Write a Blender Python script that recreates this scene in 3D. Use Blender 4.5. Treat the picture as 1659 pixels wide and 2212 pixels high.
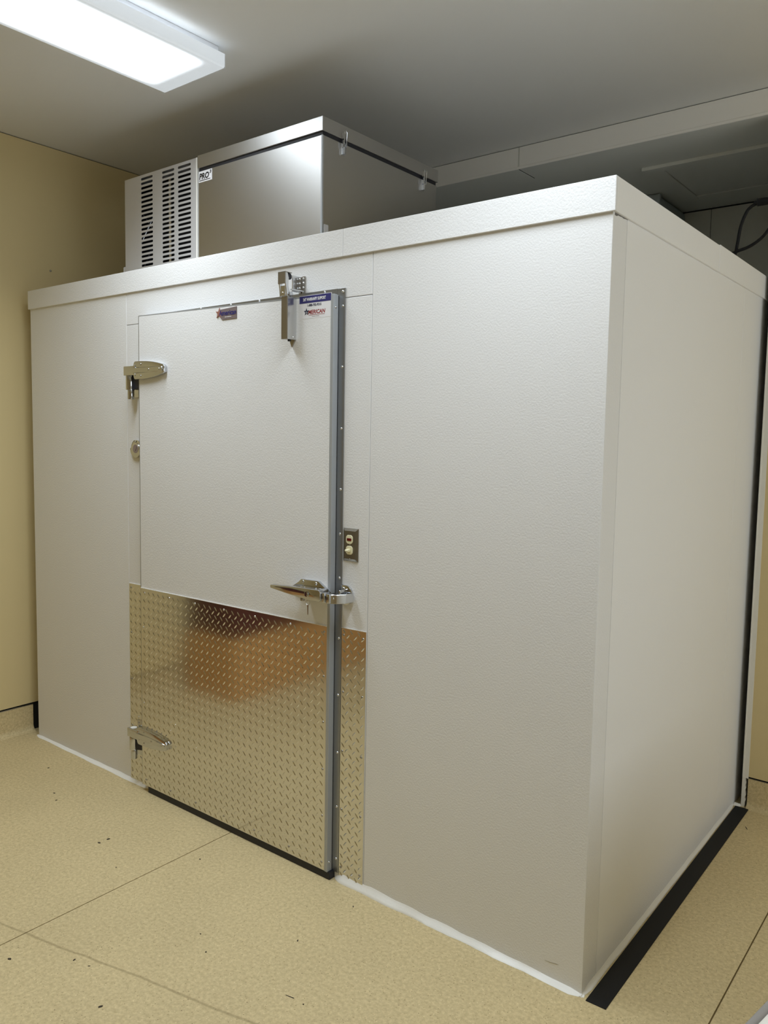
import bpy, bmesh, math, random
from mathutils import Matrix, Vector
random.seed(7)
S = bpy.context.scene
COL = S.collection
for o in list(bpy.data.objects):
    bpy.data.objects.remove(o)

# ---------------------------------------------------------------- camera
def rot_axes(yaw, pit, rol):
    f = Vector((math.sin(yaw)*math.cos(pit), math.cos(yaw)*math.cos(pit), math.sin(pit)))
    r = Vector((math.cos(yaw), -math.sin(yaw), 0.0)); u = r.cross(f)
    r2 = math.cos(rol)*r + math.sin(rol)*u
    u2 = -math.sin(rol)*r + math.cos(rol)*u
    return r2, u2, f
cr, cu, cf = rot_axes(-0.67002556, -0.08487295, 0.017243)
cam_data = bpy.data.cameras.new('camera')
cam = bpy.data.objects.new('camera', cam_data); COL.objects.link(cam)
M = Matrix.Identity(4)
for i in range(3):
    M[i][0] = cr[i]; M[i][1] = cu[i]; M[i][2] = -cf[i]
M[0][3], M[1][3], M[2][3] = 0.87491668, -2.06054135, 1.59473369
cam.matrix_world = M
cam_data.sensor_fit = 'AUTO'; cam_data.sensor_width = 36.0
cam_data.lens = 1713.7605*36/2212
cam_data.shift_y = -0.00765
cam_data.clip_start = 0.02
S.camera = cam

# ---------------------------------------------------------------- world, light, exposure
W = bpy.data.worlds.new('world'); S.world = W; W.use_nodes = True
W.node_tree.nodes['Background'].inputs[0].default_value = (0.02, 0.02, 0.02, 1)
W.node_tree.nodes['Background'].inputs[1].default_value = 0.0
S.view_settings.view_transform = 'Standard'; S.view_settings.look = 'None'
S.view_settings.gamma = 1.0; S.view_settings.use_curve_mapping = False
S.view_settings.exposure = 0.0
S.cycles.use_denoising = True
S.cycles.max_bounces = 10; S.cycles.diffuse_bounces = 6; S.cycles.glossy_bounces = 5
S.cycles.sample_clamp_indirect = 8.0
LAMP = 4.8             # radiance of the tubes' glow through the lens
DAY = 3.0              # daylight behind the frosted window out of frame on the right
BEAM_W = 13.8          # watts the prisms throw downwards, per light
LAMP_COL = (0.84, 0.925, 1.0)

# ---------------------------------------------------------------- helpers
def srgb(r, g, b):
    def c(v):
        v /= 255.0
        return v/12.92 if v <= 0.04045 else ((v+0.055)/1.055)**2.4
    return (c(r), c(g), c(b), 1.0)

class NT:
    def __init__(s, name):
        s.m = bpy.data.materials.new(name); s.m.use_nodes = True
        s.t = s.m.node_tree; s.b = s.t.nodes['Principled BSDF']; s.out = s.t.nodes['Material Output']
    def n(s, kind, **kw):
        nd = s.t.nodes.new(kind)
        for k, v in kw.items():
            if k.startswith('i_'):
                nd.inputs[k[2:].replace('_', ' ')].default_value = v
            else: setattr(nd, k, v)
        return nd
    def l(s, a, b): s.t.links.new(a, b)
    def coord(s): return s.n('ShaderNodeTexCoord').outputs['Object']

def mat(name, col, rough=0.5, metal=0.0, bump=None, var=0.0, spec=0.5, coat=0.0, aniso=None, emit=None):
    """bump=(scale, distance, strength, detail); var = tone variation"""
    k = NT(name); b = k.b
    b.inputs['Base Color'].default_value = col if len(col) == 4 else (*col, 1)
    b.inputs['Roughness'].default_value = rough; b.inputs['Metallic'].default_value = metal
    b.inputs['Specular IOR Level'].default_value = spec
    co = k.coord()
    if var:
        nz = k.n('ShaderNodeTexNoise', i_Scale=3.5, i_Detail=4.0); k.l(co, nz.inputs['Vector'])
        mr = k.n('ShaderNodeMapRange'); mr.inputs['To Min'].default_value = 1-var; mr.inputs['To Max'].default_value = 1+var
        k.l(nz.outputs['Fac'], mr.inputs['Value'])
        hs = k.n('ShaderNodeHueSaturation'); hs.inputs['Color'].default_value = col if len(col) == 4 else (*col, 1)
        k.l(mr.outputs['Result'], hs.inputs['Value']); k.l(hs.outputs['Color'], b.inputs['Base Color'])
    if bump:
        nz = k.n('ShaderNodeTexNoise', i_Scale=bump[0], i_Detail=bump[3], i_Roughness=0.55)
        if aniso:
            mp = k.n('ShaderNodeMapping'); mp.inputs['Scale'].default_value = aniso
            k.l(co, mp.inputs['Vector']); k.l(mp.outputs['Vector'], nz.inputs['Vector'])
        else: k.l(co, nz.inputs['Vector'])
        bp = k.n('ShaderNodeBump'); bp.inputs['Distance'].default_value = bump[1]; bp.inputs['Strength'].default_value = bump[2]
        k.l(nz.outputs['Fac'], bp.inputs['Height']); k.l(bp.outputs['Normal'], b.inputs['Normal'])
    return k.m

# ---- mesh building
class MB:
    def __init__(s): s.bm = bmesh.new()
    def box(s, x0, x1, y0, y1, z0, z1, bev=0.0, seg=1):
        r = bmesh.ops.create_cube(s.bm, size=1.0)
        vs = r['verts']
        for v in vs:
            v.co = Vector((x0+(v.co.x+.5)*(x1-x0), y0+(v.co.y+.5)*(y1-y0), z0+(v.co.z+.5)*(z1-z0)))
        if bev:
            es = list({e for v in vs for e in v.link_edges})
            bmesh.ops.bevel(s.bm, geom=es, offset=bev, segments=seg, affect='EDGES', profile=0.5)
        return s
    def prism(s, pts, axis, a, b, bev=0.0, seg=1):
        """pts 2D outline; axis 'y': pts are (x,z); 'z': (x,y); 'x': (y,z); extruded a..b"""
        def mk(p, t):
            if axis == 'y': return Vector((p[0], t, p[1]))
            if axis == 'z': return Vector((p[0], p[1], t))
            return Vector((t, p[0], p[1]))
        va = [s.bm.verts.new(mk(p, a)) for p in pts]; vb = [s.bm.verts.new(mk(p, b)) for p in pts]
        n = len(pts); fs = [s.bm.faces.new(va), s.bm.faces.new(list(reversed(vb)))]
        for i in range(n):
            fs.append(s.bm.faces.new((va[i], vb[i], vb[(i+1) % n], va[(i+1) % n])))
        bmesh.ops.recalc_face_normals(s.bm, faces=fs)
        if bev:
            es = list({e for f in fs for e in f.edges})
            bmesh.ops.bevel(s.bm, geom=es, offset=bev, segments=seg, affect='EDGES', profile=0.5)
        return s
    def cyl(s, p, axis, r, length, r2=None, seg=20, bev=0.0):
        """starts at p, runs along +axis"""
        R = {'z': Matrix.Identity(3), 'x': Matrix.Rotation(math.pi/2, 3, 'Y'), 'y': Matrix.Rotation(-math.pi/2, 3, 'X')}[axis]
        res = bmesh.ops.create_cone(s.bm, cap_ends=True, segments=seg, radius1=r, radius2=r if r2 is None else r2, depth=length)
        for v in res['verts']:
            v.co = R @ (v.co + Vector((0, 0, length/2))) + Vector(p)
        if bev:
            es = [e for e in {e for v in res['verts'] for e in v.link_edges} if len(e.link_faces) == 2 and e.calc_face_angle() > 1.0]
            bmesh.ops.bevel(s.bm, geom=es, offset=bev, segments=2, affect='EDGES', profile=0.5)
        return s
    def dome(s, p, d, r, h, seg=10, rings=3):
        """low screw head on a surface, pointing along unit vector d"""
        d = Vector(d); q = d.to_track_quat('Z', 'Y'); prev = None
        for k in range(rings+1):
            a = k/rings*math.pi/2; rr = r*math.cos(a); hh = h*math.sin(a)
            if k == rings:
                top = s.bm.verts.new(Vector(p)+q @ Vector((0, 0, hh)))
                for i in range(seg): s.bm.faces.new((prev[i], prev[(i+1) % seg], top))
            else:
                ring = [s.bm.verts.new(Vector(p)+q @ Vector((rr*math.cos(2*math.pi*i/seg), rr*math.sin(2*math.pi*i/seg), hh))) for i in range(seg)]
                if prev:
                    for i in range(seg): s.bm.faces.new((prev[i], prev[(i+1) % seg], ring[(i+1) % seg], ring[i]))
                prev = ring
        return s
    def tube(s, pts, r, seg=10):
        pts = [Vector(p) for p in pts]; prev = None; n = len(pts); up = Vector((0.1, 1, 0.2)).normalized()
        for k, p in enumerate(pts):
            t = (pts[min(k+1, n-1)]-pts[max(k-1, 0)]).normalized()
            a = t.cross(up).normalized(); b = t.cross(a).normalized()
            ring = [s.bm.verts.new(p+r*(math.cos(2*math.pi*i/seg)*a+math.sin(2*math.pi*i/seg)*b)) for i in range(seg)]
            if prev:
                for i in range(seg): s.bm.faces.new((prev[i], prev[(i+1) % seg], ring[(i+1) % seg], ring[i]))
            else: s.bm.faces.new(list(reversed(ring)))
            prev = ring
        s.bm.faces.new(prev)
        return s

def root_of(o):
    while o.parent: o = o.parent
    return o
def put(name, mb, m, parent=None, smooth=False, kind=None, loc=None, label=None):
    """links the mesh as ONE object. Vertices are given in world metres."""
    bm = mb.bm if isinstance(mb, MB) else mb
    off = Vector(loc) if loc is not None else Vector((0, 0, 0))
    if parent is not None: off = root_of(parent).location.copy()
    bmesh.ops.translate(bm, verts=bm.verts, vec=-off)
    bmesh.ops.recalc_face_normals(bm, faces=bm.faces)
    me = bpy.data.meshes.new(name); bm.to_mesh(me); bm.free()
    me.materials.append(m)
    if smooth:
        for p in me.polygons: p.use_smooth = True
        me.set_sharp_from_angle(angle=math.radians(38))
    o = bpy.data.objects.new(name, me); COL.objects.link(o)
    if parent is not None: o.parent = parent
    else: o.location = off
    if kind: o['kind'] = kind
    if label: o['label'] = label
    return o
def thing(name, loc, label, cat, group=None):
    o = bpy.data.objects.new(name, None); COL.objects.link(o); o.location = loc
    o.empty_display_size = 0.1
    o['label'] = label; o['category'] = cat
    if group: o['group'] = group
    return o
def tag(o, label, cat, group=None):
    o['label'] = label; o['category'] = cat
    if group: o['group'] = group
    return o
def struct(name, mb=None, m=None, smooth=False, loc=(0, 0, 0)):
    if mb is None:
        o = bpy.data.objects.new(name, None); COL.objects.link(o); o.location = loc
    else: o = put(name, mb, m, None, smooth, loc=loc)
    o['kind'] = 'structure'
    return o
_dome_cache = {}
def screw(name, p, d, r, h, m, parent):
    """countable screw or rivet heads; alike ones share their mesh"""
    key = (tuple(d), r, h, m.name)
    if key not in _dome_cache:
        b = MB().dome((0, 0, 0), d, r, h); me = bpy.data.meshes.new(name)
        b.bm.to_mesh(me); b.bm.free(); me.materials.append(m)
        for q in me.polygons: q.use_smooth = True
        _dome_cache[key] = me
    o = bpy.data.objects.new(name, _dome_cache[key]); COL.objects.link(o)
    o.parent = parent; o.location = Vector(p)-root_of(parent).location
    return o
def text(name, body, x0, x1, z0, z1, y, m, parent, shear=0.0, bold=0.0):
    """lettering on a face that looks towards -y, fitted to the box"""
    cu_ = bpy.data.curves.new(name, 'FONT'); cu_.body = body; cu_.shear = shear; cu_.offset = bold
    cu_.resolution_u = 3
    t = bpy.data.objects.new(name+'_src', cu_); COL.objects.link(t)
    dg = bpy.context.evaluated_depsgraph_get()
    me = bpy.data.meshes.new_from_object(t.evaluated_get(dg))
    bpy.data.objects.remove(t); bpy.data.curves.remove(cu_)
    xs = [v.co.x for v in me.vertices]; ys = [v.co.y for v in me.vertices]
    ax, bx, ay, by = min(xs), max(xs), min(ys), max(ys); off = root_of(parent).location
    for v in me.vertices:
        px = x0+(v.co.x-ax)/(bx-ax)*(x1-x0); pz = z0+(v.co.y-ay)/(by-ay)*(z1-z0)
        v.co = Vector((px, y, pz))-off
    me.name = name; me.materials.clear(); me.materials.append(m)
    o = bpy.data.objects.new(name, me); COL.objects.link(o); o.parent = parent
    return o
def star(cx, cz, R, inner=0.42, rot=90):
    return [(cx+(R if i % 2 == 0 else R*inner)*math.cos(math.radians(rot+36*i)),
             cz+(R if i % 2 == 0 else R*inner)*math.sin(math.radians(rot+36*i))) for i in range(10)]

# ---------------------------------------------------------------- materials
m_panel = mat('white_embossed_steel', srgb(233, 233, 233), 0.42, bump=(175, 0.0016, 0.5, 1.5), spec=0.45)
m_panel_flat = mat('white_trim_steel', srgb(240, 240, 240), 0.40, bump=(190, 0.0012, 0.32, 1.5), spec=0.45)
m_caulk = mat('white_caulk', srgb(244, 243, 238), 0.35, bump=(60, 0.002, 0.3, 2.0))
m_ceiling = mat('ceiling_paint', srgb(226, 225, 221), 0.55, bump=(160, 0.0006, 0.25, 2.0), spec=0.35)
m_alcove = mat('alcove_paint', srgb(226, 227, 220), 0.7, bump=(120, 0.001, 0.4, 3.0), spec=0.3)
m_beam = mat('beam_paint', srgb(240, 238, 232), 0.5, bump=(120, 0.0005, 0.2, 2.0), spec=0.35)
m_wall = mat('tan_wall_panel', srgb(216, 198, 150), 0.42, bump=(140, 0.0005, 0.25, 2.0), spec=0.4)
m_backwall = mat('grey_wall_panel', srgb(214, 214, 204), 0.5, bump=(140, 0.0005, 0.25, 2.0), spec=0.35)
m_trimwhite = mat('white_bead', srgb(232, 230, 222), 0.45, bump=(80, 0.0005, 0.2, 2.0))
m_chrome = mat('chrome', (0.60, 0.615, 0.64), 0.10, 1.0, bump=(40, 0.0003, 0.15, 1.0))
m_zinc = mat('zinc_plate', (0.70, 0.71, 0.72), 0.24, 1.0, bump=(260, 0.0004, 0.25, 2.0))
m_bronze = mat('dark_zinc', (0.42, 0.40, 0.37), 0.32, 1.0, bump=(200, 0.0003, 0.2, 2.0))
m_stain = mat('stainless', (0.54, 0.535, 0.525), 0.34, 1.0, bump=(90, 0.0006, 0.14, 3.0), aniso=(0.25, 0.25, 6.0), var=0.04)
m_galv = mat('grey_coated_steel', (0.62, 0.615, 0.625), 0.45, 0.45, bump=(200, 0.0003, 0.2, 2.0), var=0.03)
m_edge = mat('grey_edge_channel', (0.42, 0.44, 0.46), 0.42, 0.25, bump=(150, 0.0003, 0.2, 2.0))
m_glint = mat('edge_glint_metal', (.82, .81, .78), 0.55, 0.4, bump=(200, 0.0002, 0.2, 1.0))  # paler than the plate, colours in the lamp glint on its top edge
m_trimmetal = mat('grey_frame_metal', (0.36, 0.37, 0.38), 0.33, 0.9, bump=(150, 0.0003, 0.2, 2.0))
m_gasket = mat('black_gasket', srgb(28, 28, 34), 0.55, bump=(120, 0.0006, 0.3, 1.0))
m_smear = mat('grey_grime', srgb(112, 108, 102), 0.8, bump=(200, 0.0004, 0.3, 2.0))
m_rubber = mat('black_rubber', srgb(20, 20, 21), 0.62, bump=(500, 0.0006, 0.5, 2.0), spec=0.3)
m_black = mat('black_plastic', srgb(20, 20, 22), 0.6, bump=(90, 0.0003, 0.2, 1.0), spec=0.25)
m_dark = mat('dark_interior', srgb(20, 20, 22), 0.8, bump=(30, 0.001, 0.2, 1.0))
m_navy = mat('dark_hinge_spacer', srgb(26, 29, 44), 0.5, bump=(90, 0.0004, 0.2, 1.0))
m_ivory = mat('ivory_plastic', srgb(232, 226, 190), 0.38, bump=(60, 0.0002, 0.1, 1.0))
m_brown = mat('brown_switch_plate', (0.26, 0.24, 0.20), 0.35, 0.85, bump=(200, 0.0002, 0.2, 1.0))
m_red = mat('red_pilot_lens', srgb(96, 14, 12), 0.2, bump=(200, 0.0003, 0.3, 1.0))
m_sticker = mat('sticker_paper', srgb(233, 232, 234), 0.45, bump=(80, 0.0003, 0.1, 1.0))
m_bandblue = mat('navy_print', srgb(42, 40, 110), 0.5, bump=(80, 0.0001, 0.05, 1.0))
m_ink = mat('dark_navy_ink', srgb(32, 32, 62), 0.5, bump=(80, 0.0001, 0.05, 1.0))
m_redink = mat('red_ink', srgb(150, 34, 36), 0.5, bump=(80, 0.0001, 0.05, 1.0))
m_whiteink = mat('white_ink', srgb(238, 238, 240), 0.5, bump=(80, 0.0001, 0.05, 1.0))
m_blackink = mat('black_ink', srgb(18, 18, 20), 0.5, bump=(80, 0.0001, 0.05, 1.0))
m_badge = mat('mauve_grey_badge', srgb(150, 138, 142), 0.3, 0.5, bump=(80, 0.0002, 0.1, 1.0))
m_badgestar = mat('copper_star', srgb(178, 128, 118), 0.3, 0.5, bump=(80, 0.0002, 0.1, 1.0))
m_copper = mat('tan_pipe', srgb(214, 196, 160), 0.4, bump=(80, 0.0003, 0.1, 1.0))
m_laminate = mat('white_table_top', srgb(240, 238, 230), 0.4, bump=(60, 0.0006, 0.2, 3.0))
m_tableedge = mat('grey_table_edge', srgb(150, 146, 142), 0.35, bump=(60, 0.0003, 0.1, 1.0))
m_steelleg = mat('grey_table_leg', (0.4, 0.4, 0.4), 0.4, 0.8, bump=(60, 0.0002, 0.1, 1.0))
m_carton = mat('brown_cardboard', srgb(206, 158, 98), 0.75, bump=(120, 0.0006, 0.3, 2.0), var=0.1)
m_crate = mat('dark_red_crate', srgb(86, 40, 36), 0.6, bump=(60, 0.0008, 0.3, 2.0), var=0.2)
m_wood = mat('brown_door_wood', srgb(140, 96, 56), 0.5, bump=(40, 0.001, 0.3, 3.0), aniso=(6, 6, 0.4), var=0.15)
m_debris = mat('dark_crumb', srgb(58, 48, 36), 0.8, bump=(300, 0.0005, 0.4, 2.0), var=0.3)
m_house = mat('white_lamp_housing', srgb(225, 226, 228), 0.4, bump=(60, 0.0002, 0.1, 1.0))

def floor_material():
    k = NT('speckled_vinyl'); co = k.coord(); b = k.b
    big = k.n('ShaderNodeTexNoise', i_Scale=2.2, i_Detail=5.0); k.l(co, big.inputs['Vector'])
    med = k.n('ShaderNodeTexNoise', i_Scale=85.0, i_Detail=5.0, i_Roughness=0.7); k.l(co, med.inputs['Vector'])
    r1 = k.n('ShaderNodeValToRGB'); e = r1.color_ramp.elements
    e[0].position = 0.30; e[0].color = srgb(188, 169, 126); e[1].position = 0.70; e[1].color = srgb(224, 206, 161)
    k.l(med.outputs['Fac'], r1.inputs['Fac'])
    # light and dark chips
    for scale, thr, col in ((75.0, 0.075, srgb(232, 216, 174)), (95.0, 0.100, srgb(164, 145, 105)), (36.0, 0.036, srgb(120, 104, 74))):
        mp = k.n('ShaderNodeMapping'); mp.inputs['Location'].default_value = (scale*.37, scale*.11, 0); k.l(co, mp.inputs['Vector'])
        vo = k.n('ShaderNodeTexVoronoi', i_Scale=scale); k.l(mp.outputs['Vector'], vo.inputs['Vector'])
        lt = k.n('ShaderNodeMath', operation='LESS_THAN'); lt.inputs[1].default_value = thr*1.6
        k.l(vo.outputs['Distance'], lt.inputs[0])
        sp = k.n('ShaderNodeSeparateColor'); k.l(vo.outputs['Color'], sp.inputs['Color'])
        gt = k.n('ShaderNodeMath', operation='GREATER_THAN'); gt.inputs[1].default_value = 0.5; k.l(sp.outputs['Red'], gt.inputs[0])
        mu = k.n('ShaderNodeMath', operation='MULTIPLY'); k.l(lt.outputs[0], mu.inputs[0]); k.l(gt.outputs[0], mu.inputs[1])
        mx = k.n('ShaderNodeMix', data_type='RGBA'); mx.inputs['B'].default_value = col
        k.l(mu.outputs[0], mx.inputs['Factor']); k.l(r1.outputs['Color'] if scale == 75.0 else last, mx.inputs['A'])
        last = mx.outputs['Result']
    mr = k.n('ShaderNodeMapRange'); mr.inputs['To Min'].default_value = 0.86; mr.inputs['To Max'].default_value = 1.12
    k.l(big.outputs['Fac'], mr.inputs['Value'])
    hs = k.n('ShaderNodeHueSaturation'); k.l(mr.outputs['Result'], hs.inputs['Value']); k.l(last, hs.inputs['Color'])
    # faint brown scuff line crossing the sheet in front of the door
    sx = k.n('ShaderNodeSeparateXYZ'); k.l(co, sx.inputs['Vector'])
    wob = k.n('ShaderNodeTexNoise', i_Scale=5.0, i_Detail=2.0); k.l(co, wob.inputs['Vector'])
    ln = k.n('ShaderNodeMath', operation='MULTIPLY_ADD'); ln.inputs[1].default_value = 0.2364; ln.inputs[2].default_value = -0.5358
    k.l(sx.outputs['X'], ln.inputs[0])
    wv = k.n('ShaderNodeMath', operation='MULTIPLY_ADD'); wv.inputs[1].default_value = 0.03; k.l(wob.outputs['Fac'], wv.inputs[0]); k.l(ln.outputs[0], wv.inputs[2])
    df = k.n('ShaderNodeMath', operation='SUBTRACT'); k.l(sx.outputs['Y'], df.inputs[0]); k.l(wv.outputs[0], df.inputs[1])
    ab = k.n('ShaderNodeMath', operation='ABSOLUTE'); k.l(df.outputs[0], ab.inputs[0])
    sm = k.n('ShaderNodeMapRange', interpolation_type='SMOOTHSTEP'); sm.inputs['From Min'].default_value = 0.001; sm.inputs['From Max'].default_value = 0.007
    sm.inputs['To Min'].default_value = 0.42; sm.inputs['To Max'].default_value = 0.0; k.l(ab.outputs[0], sm.inputs['Value'])
    m2 = k.n('ShaderNodeMix', data_type='RGBA'); m2.inputs['B'].default_value = srgb(128, 108, 72)
    k.l(sm.outputs['Result'], m2.inputs['Factor']); k.l(hs.outputs['Color'], m2.inputs['A'])
    k.l(m2.outputs['Result'], b.inputs['Base Color'])
    b.inputs['Roughness'].default_value = 0.46; b.inputs['Specular IOR Level'].default_value = 0.4
    bp = k.n('ShaderNodeBump'); bp.inputs['Distance'].default_value = 0.001; bp.inputs['Strength'].default_value = 0.16
    k.l(med.outputs['Fac'], bp.inputs['Height']); k.l(bp.outputs['Normal'], b.inputs['Normal'])
    return k.m
m_floor = floor_material()
m_seam = mat('floor_seam_sealant', srgb(120, 102, 66), 0.6, bump=(90, 0.0006, 0.3, 2.0))

def kick_material():
    k = NT('polished_aluminium'); b = k.b; co = k.coord()
    b.inputs['Base Color'].default_value = (0.73, 0.72, 0.69, 1); b.inputs['Metallic'].default_value = 1.0
    nz = k.n('ShaderNodeTexNoise', i_Scale=14.0, i_Detail=4.0); k.l(co, nz.inputs['Vector'])
    mr = k.n('ShaderNodeMapRange'); mr.inputs['To Min'].default_value = 0.09; mr.inputs['To Max'].default_value = 0.15
    k.l(nz.outputs['Fac'], mr.inputs['Value']); k.l(mr.outputs['Result'], b.inputs['Roughness'])
    n2 = k.n('ShaderNodeTexNoise', i_Scale=9.0, i_Detail=1.0); k.l(co, n2.inputs['Vector'])
    bp = k.n('ShaderNodeBump'); bp.inputs['Distance'].default_value = 0.002; bp.inputs['Strength'].default_value = 0.06
    k.l(n2.outputs['Fac'], bp.inputs['Height']); k.l(bp.outputs['Normal'], b.inputs['Normal'])
    return k.m
m_kick = kick_material()

def diffuser_material(half_x, half_y):
    """prismatic lens lit from inside by two tubes: glows over the tubes, dim at rim and ends"""
    k = NT('prismatic_lens_lit'); b = k.b; co = k.coord()
    b.inputs['Base Color'].default_value = srgb(214, 217, 222); b.inputs['Roughness'].default_value = 0.3
    sx = k.n('ShaderNodeSeparateXYZ'); k.l(co, sx.inputs['Vector'])
    def fade(sock, a, c):
        ab = k.n('ShaderNodeMath', operation='ABSOLUTE'); k.l(sock, ab.inputs[0])
        m = k.n('ShaderNodeMapRange', interpolation_type='SMOOTHSTEP')
        m.inputs['From Min'].default_value = a; m.inputs['From Max'].default_value = c
        m.inputs['To Min'].default_value = 1.0; m.inputs['To Max'].default_value = 0.0
        k.l(ab.outputs[0], m.inputs['Value']); return m.outputs['Result']
    # two tubes at x = +-0.085
    ax = k.n('ShaderNodeMath', operation='ABSOLUTE'); k.l(sx.outputs['X'], ax.inputs[0])
    fx = fade(sx.outputs['X'], half_x-0.070, half_x-0.012)
    fy = fade(sx.outputs['Y'], half_y-0.150, half_y-0.055)
    zz = k.n('ShaderNodeMapRange'); zz.inputs['From Min'].default_value = -0.0785; zz.inputs['From Max'].default_value = -0.076
    zz.inputs['To Min'].default_value = 1.0; zz.inputs['To Max'].default_value = 0.0; k.l(sx.outputs['Z'], zz.inputs['Value'])
    m1 = k.n('ShaderNodeMath', operation='MULTIPLY'); k.l(fx, m1.inputs[0]); k.l(fy, m1.inputs[1])
    m2 = k.n('ShaderNodeMath', operation='MULTIPLY'); k.l(m1.outputs[0], m2.inputs[0]); k.l(zz.outputs['Result'], m2.inputs[1])
    st = k.n('ShaderNodeMath', operation='MULTIPLY_ADD'); st.inputs[1].default_value = LAMP; st.inputs[2].default_value = 0.42
    k.l(m2.outputs[0], st.inputs[0])
    b.inputs['Emission Color'].default_value = (*LAMP_COL, 1); k.l(st.outputs[0], b.inputs['Emission Strength'])
    ck = k.n('ShaderNodeTexChecker', i_Scale=180.0); k.l(co, ck.inputs['Vector'])
    bp = k.n('ShaderNodeBump'); bp.inputs['Distance'].default_value = 0.002; bp.inputs['Strength'].default_value = 0.4
    k.l(ck.outputs['Fac'], bp.inputs['Height']); k.l(bp.outputs['Normal'], b.inputs['Normal'])
    return k.m

# ---------------------------------------------------------------- room shell
CZ = 3.06; XL = -3.145; XR = 3.3; YF = -4.6; YW = 1.58; YB = 2.82; XJ = 0.03
fl = struct('floor', MB().box(XL-.1, XR+.1, YF-.1, YB+.1, -0.12, -0.004), m_seam)
g = 0.0022
for x0, x1 in ((XL-.1, -1.4925-g), (-1.4925+g, 0.3185-g), (0.3185+g, 2.13-g), (2.13+g, XR+.1)):
    put('vinyl_sheet', MB().box(x0, x1, YF-.1, YB+.1, -0.004, 0.0), m_floor, fl)
struct('ceiling', MB().box(XL-.1, XR+.1, YF-.1, YW+.05, CZ, CZ+.1), m_ceiling)
struct('ceiling_alcove', MB().box(XL-.1, XJ+.1, YW+.18, YB+.1, 2.953, 3.053), m_alcove)

def cove_profile(h, r=0.032, t=0.004):
    """(distance from wall, height): flat top then quarter-round into the floor"""
    p = [(-0.012, h), (t, h), (t, r)]
    for i in range(1, 7):
        a = i/6*math.pi/2
        p.append((t+r-r*math.cos(a), r-r*math.sin(a)+0.0012*(1-i/6)))
    p += [(t+r+0.004, 0.0006), (t+r+.004, -0.002), (-0.012, -0.002)]
    return p
wl = struct('wall_left', MB().box(XL-.1, XL-.007, YF, YB, 0, CZ), m_dark)
put('wall_panel', MB().box(XL-.007, XL, YF, YB, 0.150, CZ-.004), m_wall, wl)
bl = struct('baseboard_left', MB().prism([(XL+p, z) for p, z in cove_profile(0.139)], 'y', YF, 0.022), m_floor, True)
put('top_cap', MB().box(XL-.006, XL+.003, YF, 0.022, 0.1395, 0.1435), m_bronze, bl)
screw('fastener', (XL, 0.166, 2.43), (1, 0, 0), 0.006, 0.005, m_bronze, wl)['label'] = 'lone screw above the cooler'

# tan wall to the right of the cooler, its cove base and white corner bead
wr = struct('wall_back', MB().box(XJ+.02, XR, YW+.006, YW+.12, 0, CZ), m_dark)
put('wall_panel', MB().box(XJ+.018, XR, YW, YW+.006, 0.138, CZ-.002), m_wall, wr)
bb = struct('baseboard_back', MB().prism([(YW-p, z) for p, z in cove_profile(0.129)], 'x', XJ+.024, XR), m_floor, True)
jag = [(XJ, 0.0), (XJ+.014, 0.0)]
zz = 0.0
while zz < 0.128:
    zz += 0.011; jag.append((XJ+.017+random.uniform(-.004, .004), min(zz, .134)))
jag += [(XJ+.021, 0.136), (XJ, 0.136)]
t2 = struct('trim_2', MB().prism(jag, 'y', YW-.006, YW+.02), m_trimwhite)
put('corner_bead', MB().box(XJ, XJ+.006, YW-.009, YW+.02, 0.134, 2.949, 0.001)
    .prism([(XJ+.006, .134), (XJ+.024, .130), (XJ+.024, 2.949), (XJ+.006, 2.949)], 'y', YW-.005, YW), m_trimwhite, t2)
struct('wall_alcove_right', MB().box(XJ+.02, XJ+.12, YW+.12, YB, 0, 2.96), m_backwall)
wb = struct('wall_alcove_back', MB().box(XL, XJ+.05, YB+.006, YB+.1, 0, 2.96), m_dark)
for x0, x1 in ((XL, -1.822), (-1.819, -0.603), (-0.600, XJ+.05)):
    put('wall_panel', MB().box(x0, x1, YB, YB+.006, 0, 2.944, 0.001), m_backwall, wb)
WY0, WY1, WZ0, WZ1 = -1.5, 1.3, 1.0, 2.45
struct('wall_right', MB().box(XR, XR+.1, YF, WY0, 0, CZ).box(XR, XR+.1, WY1, YW+.1, 0, CZ).box(XR, XR+.1, WY0, WY1, 0, WZ0).box(XR, XR+.1, WY0, WY1, WZ1, CZ), m_beam)
w1 = struct('window_1', MB().box(XR+.02, XR+.08, WY0, WY0+.05, WZ0, WZ1).box(XR+.02, XR+.08, WY1-.05, WY1, WZ0, WZ1).box(XR+.02, XR+.08, WY0, WY1, WZ0, WZ0+.05)
            .box(XR+.02, XR+.08, WY0, WY1, WZ1-.05, WZ1).box(XR+.03, XR+.07, -.125, -.075, WZ0, WZ1), m_trimwhite)
m_day = mat('daylit_frosted_pane', srgb(230, 236, 240), .5, bump=(80, .0005, .2, 2.0))
m_day.node_tree.nodes['Principled BSDF'].inputs['Emission Color'].default_value = (.86, .93, 1, 1)
m_day.node_tree.nodes['Principled BSDF'].inputs['Emission Strength'].default_value = DAY
for y0, y1 in ((WY0+.05, -.125), (-.075, WY1-.05)):
    put('pane', MB().box(XR+.045, XR+.052, y0, y1, WZ0+.05, WZ1-.05), m_day, w1)
struct('wall_front', MB().box(XL, XR, YF-.1, YF, 0, CZ), m_wall)
dr = struct('door_1', MB().box(1.2, 2.15, YF, YF+.045, 0.01, 2.1, 0.003), m_wood)
put('door_frame', MB().box(1.13, 1.2, YF, YF+.06, 0, 2.17).box(2.15, 2.22, YF, YF+.06, 0, 2.17).box(1.2, 2.15, YF, YF+.06, 2.1, 2.17), m_trimmetal, dr)
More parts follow.
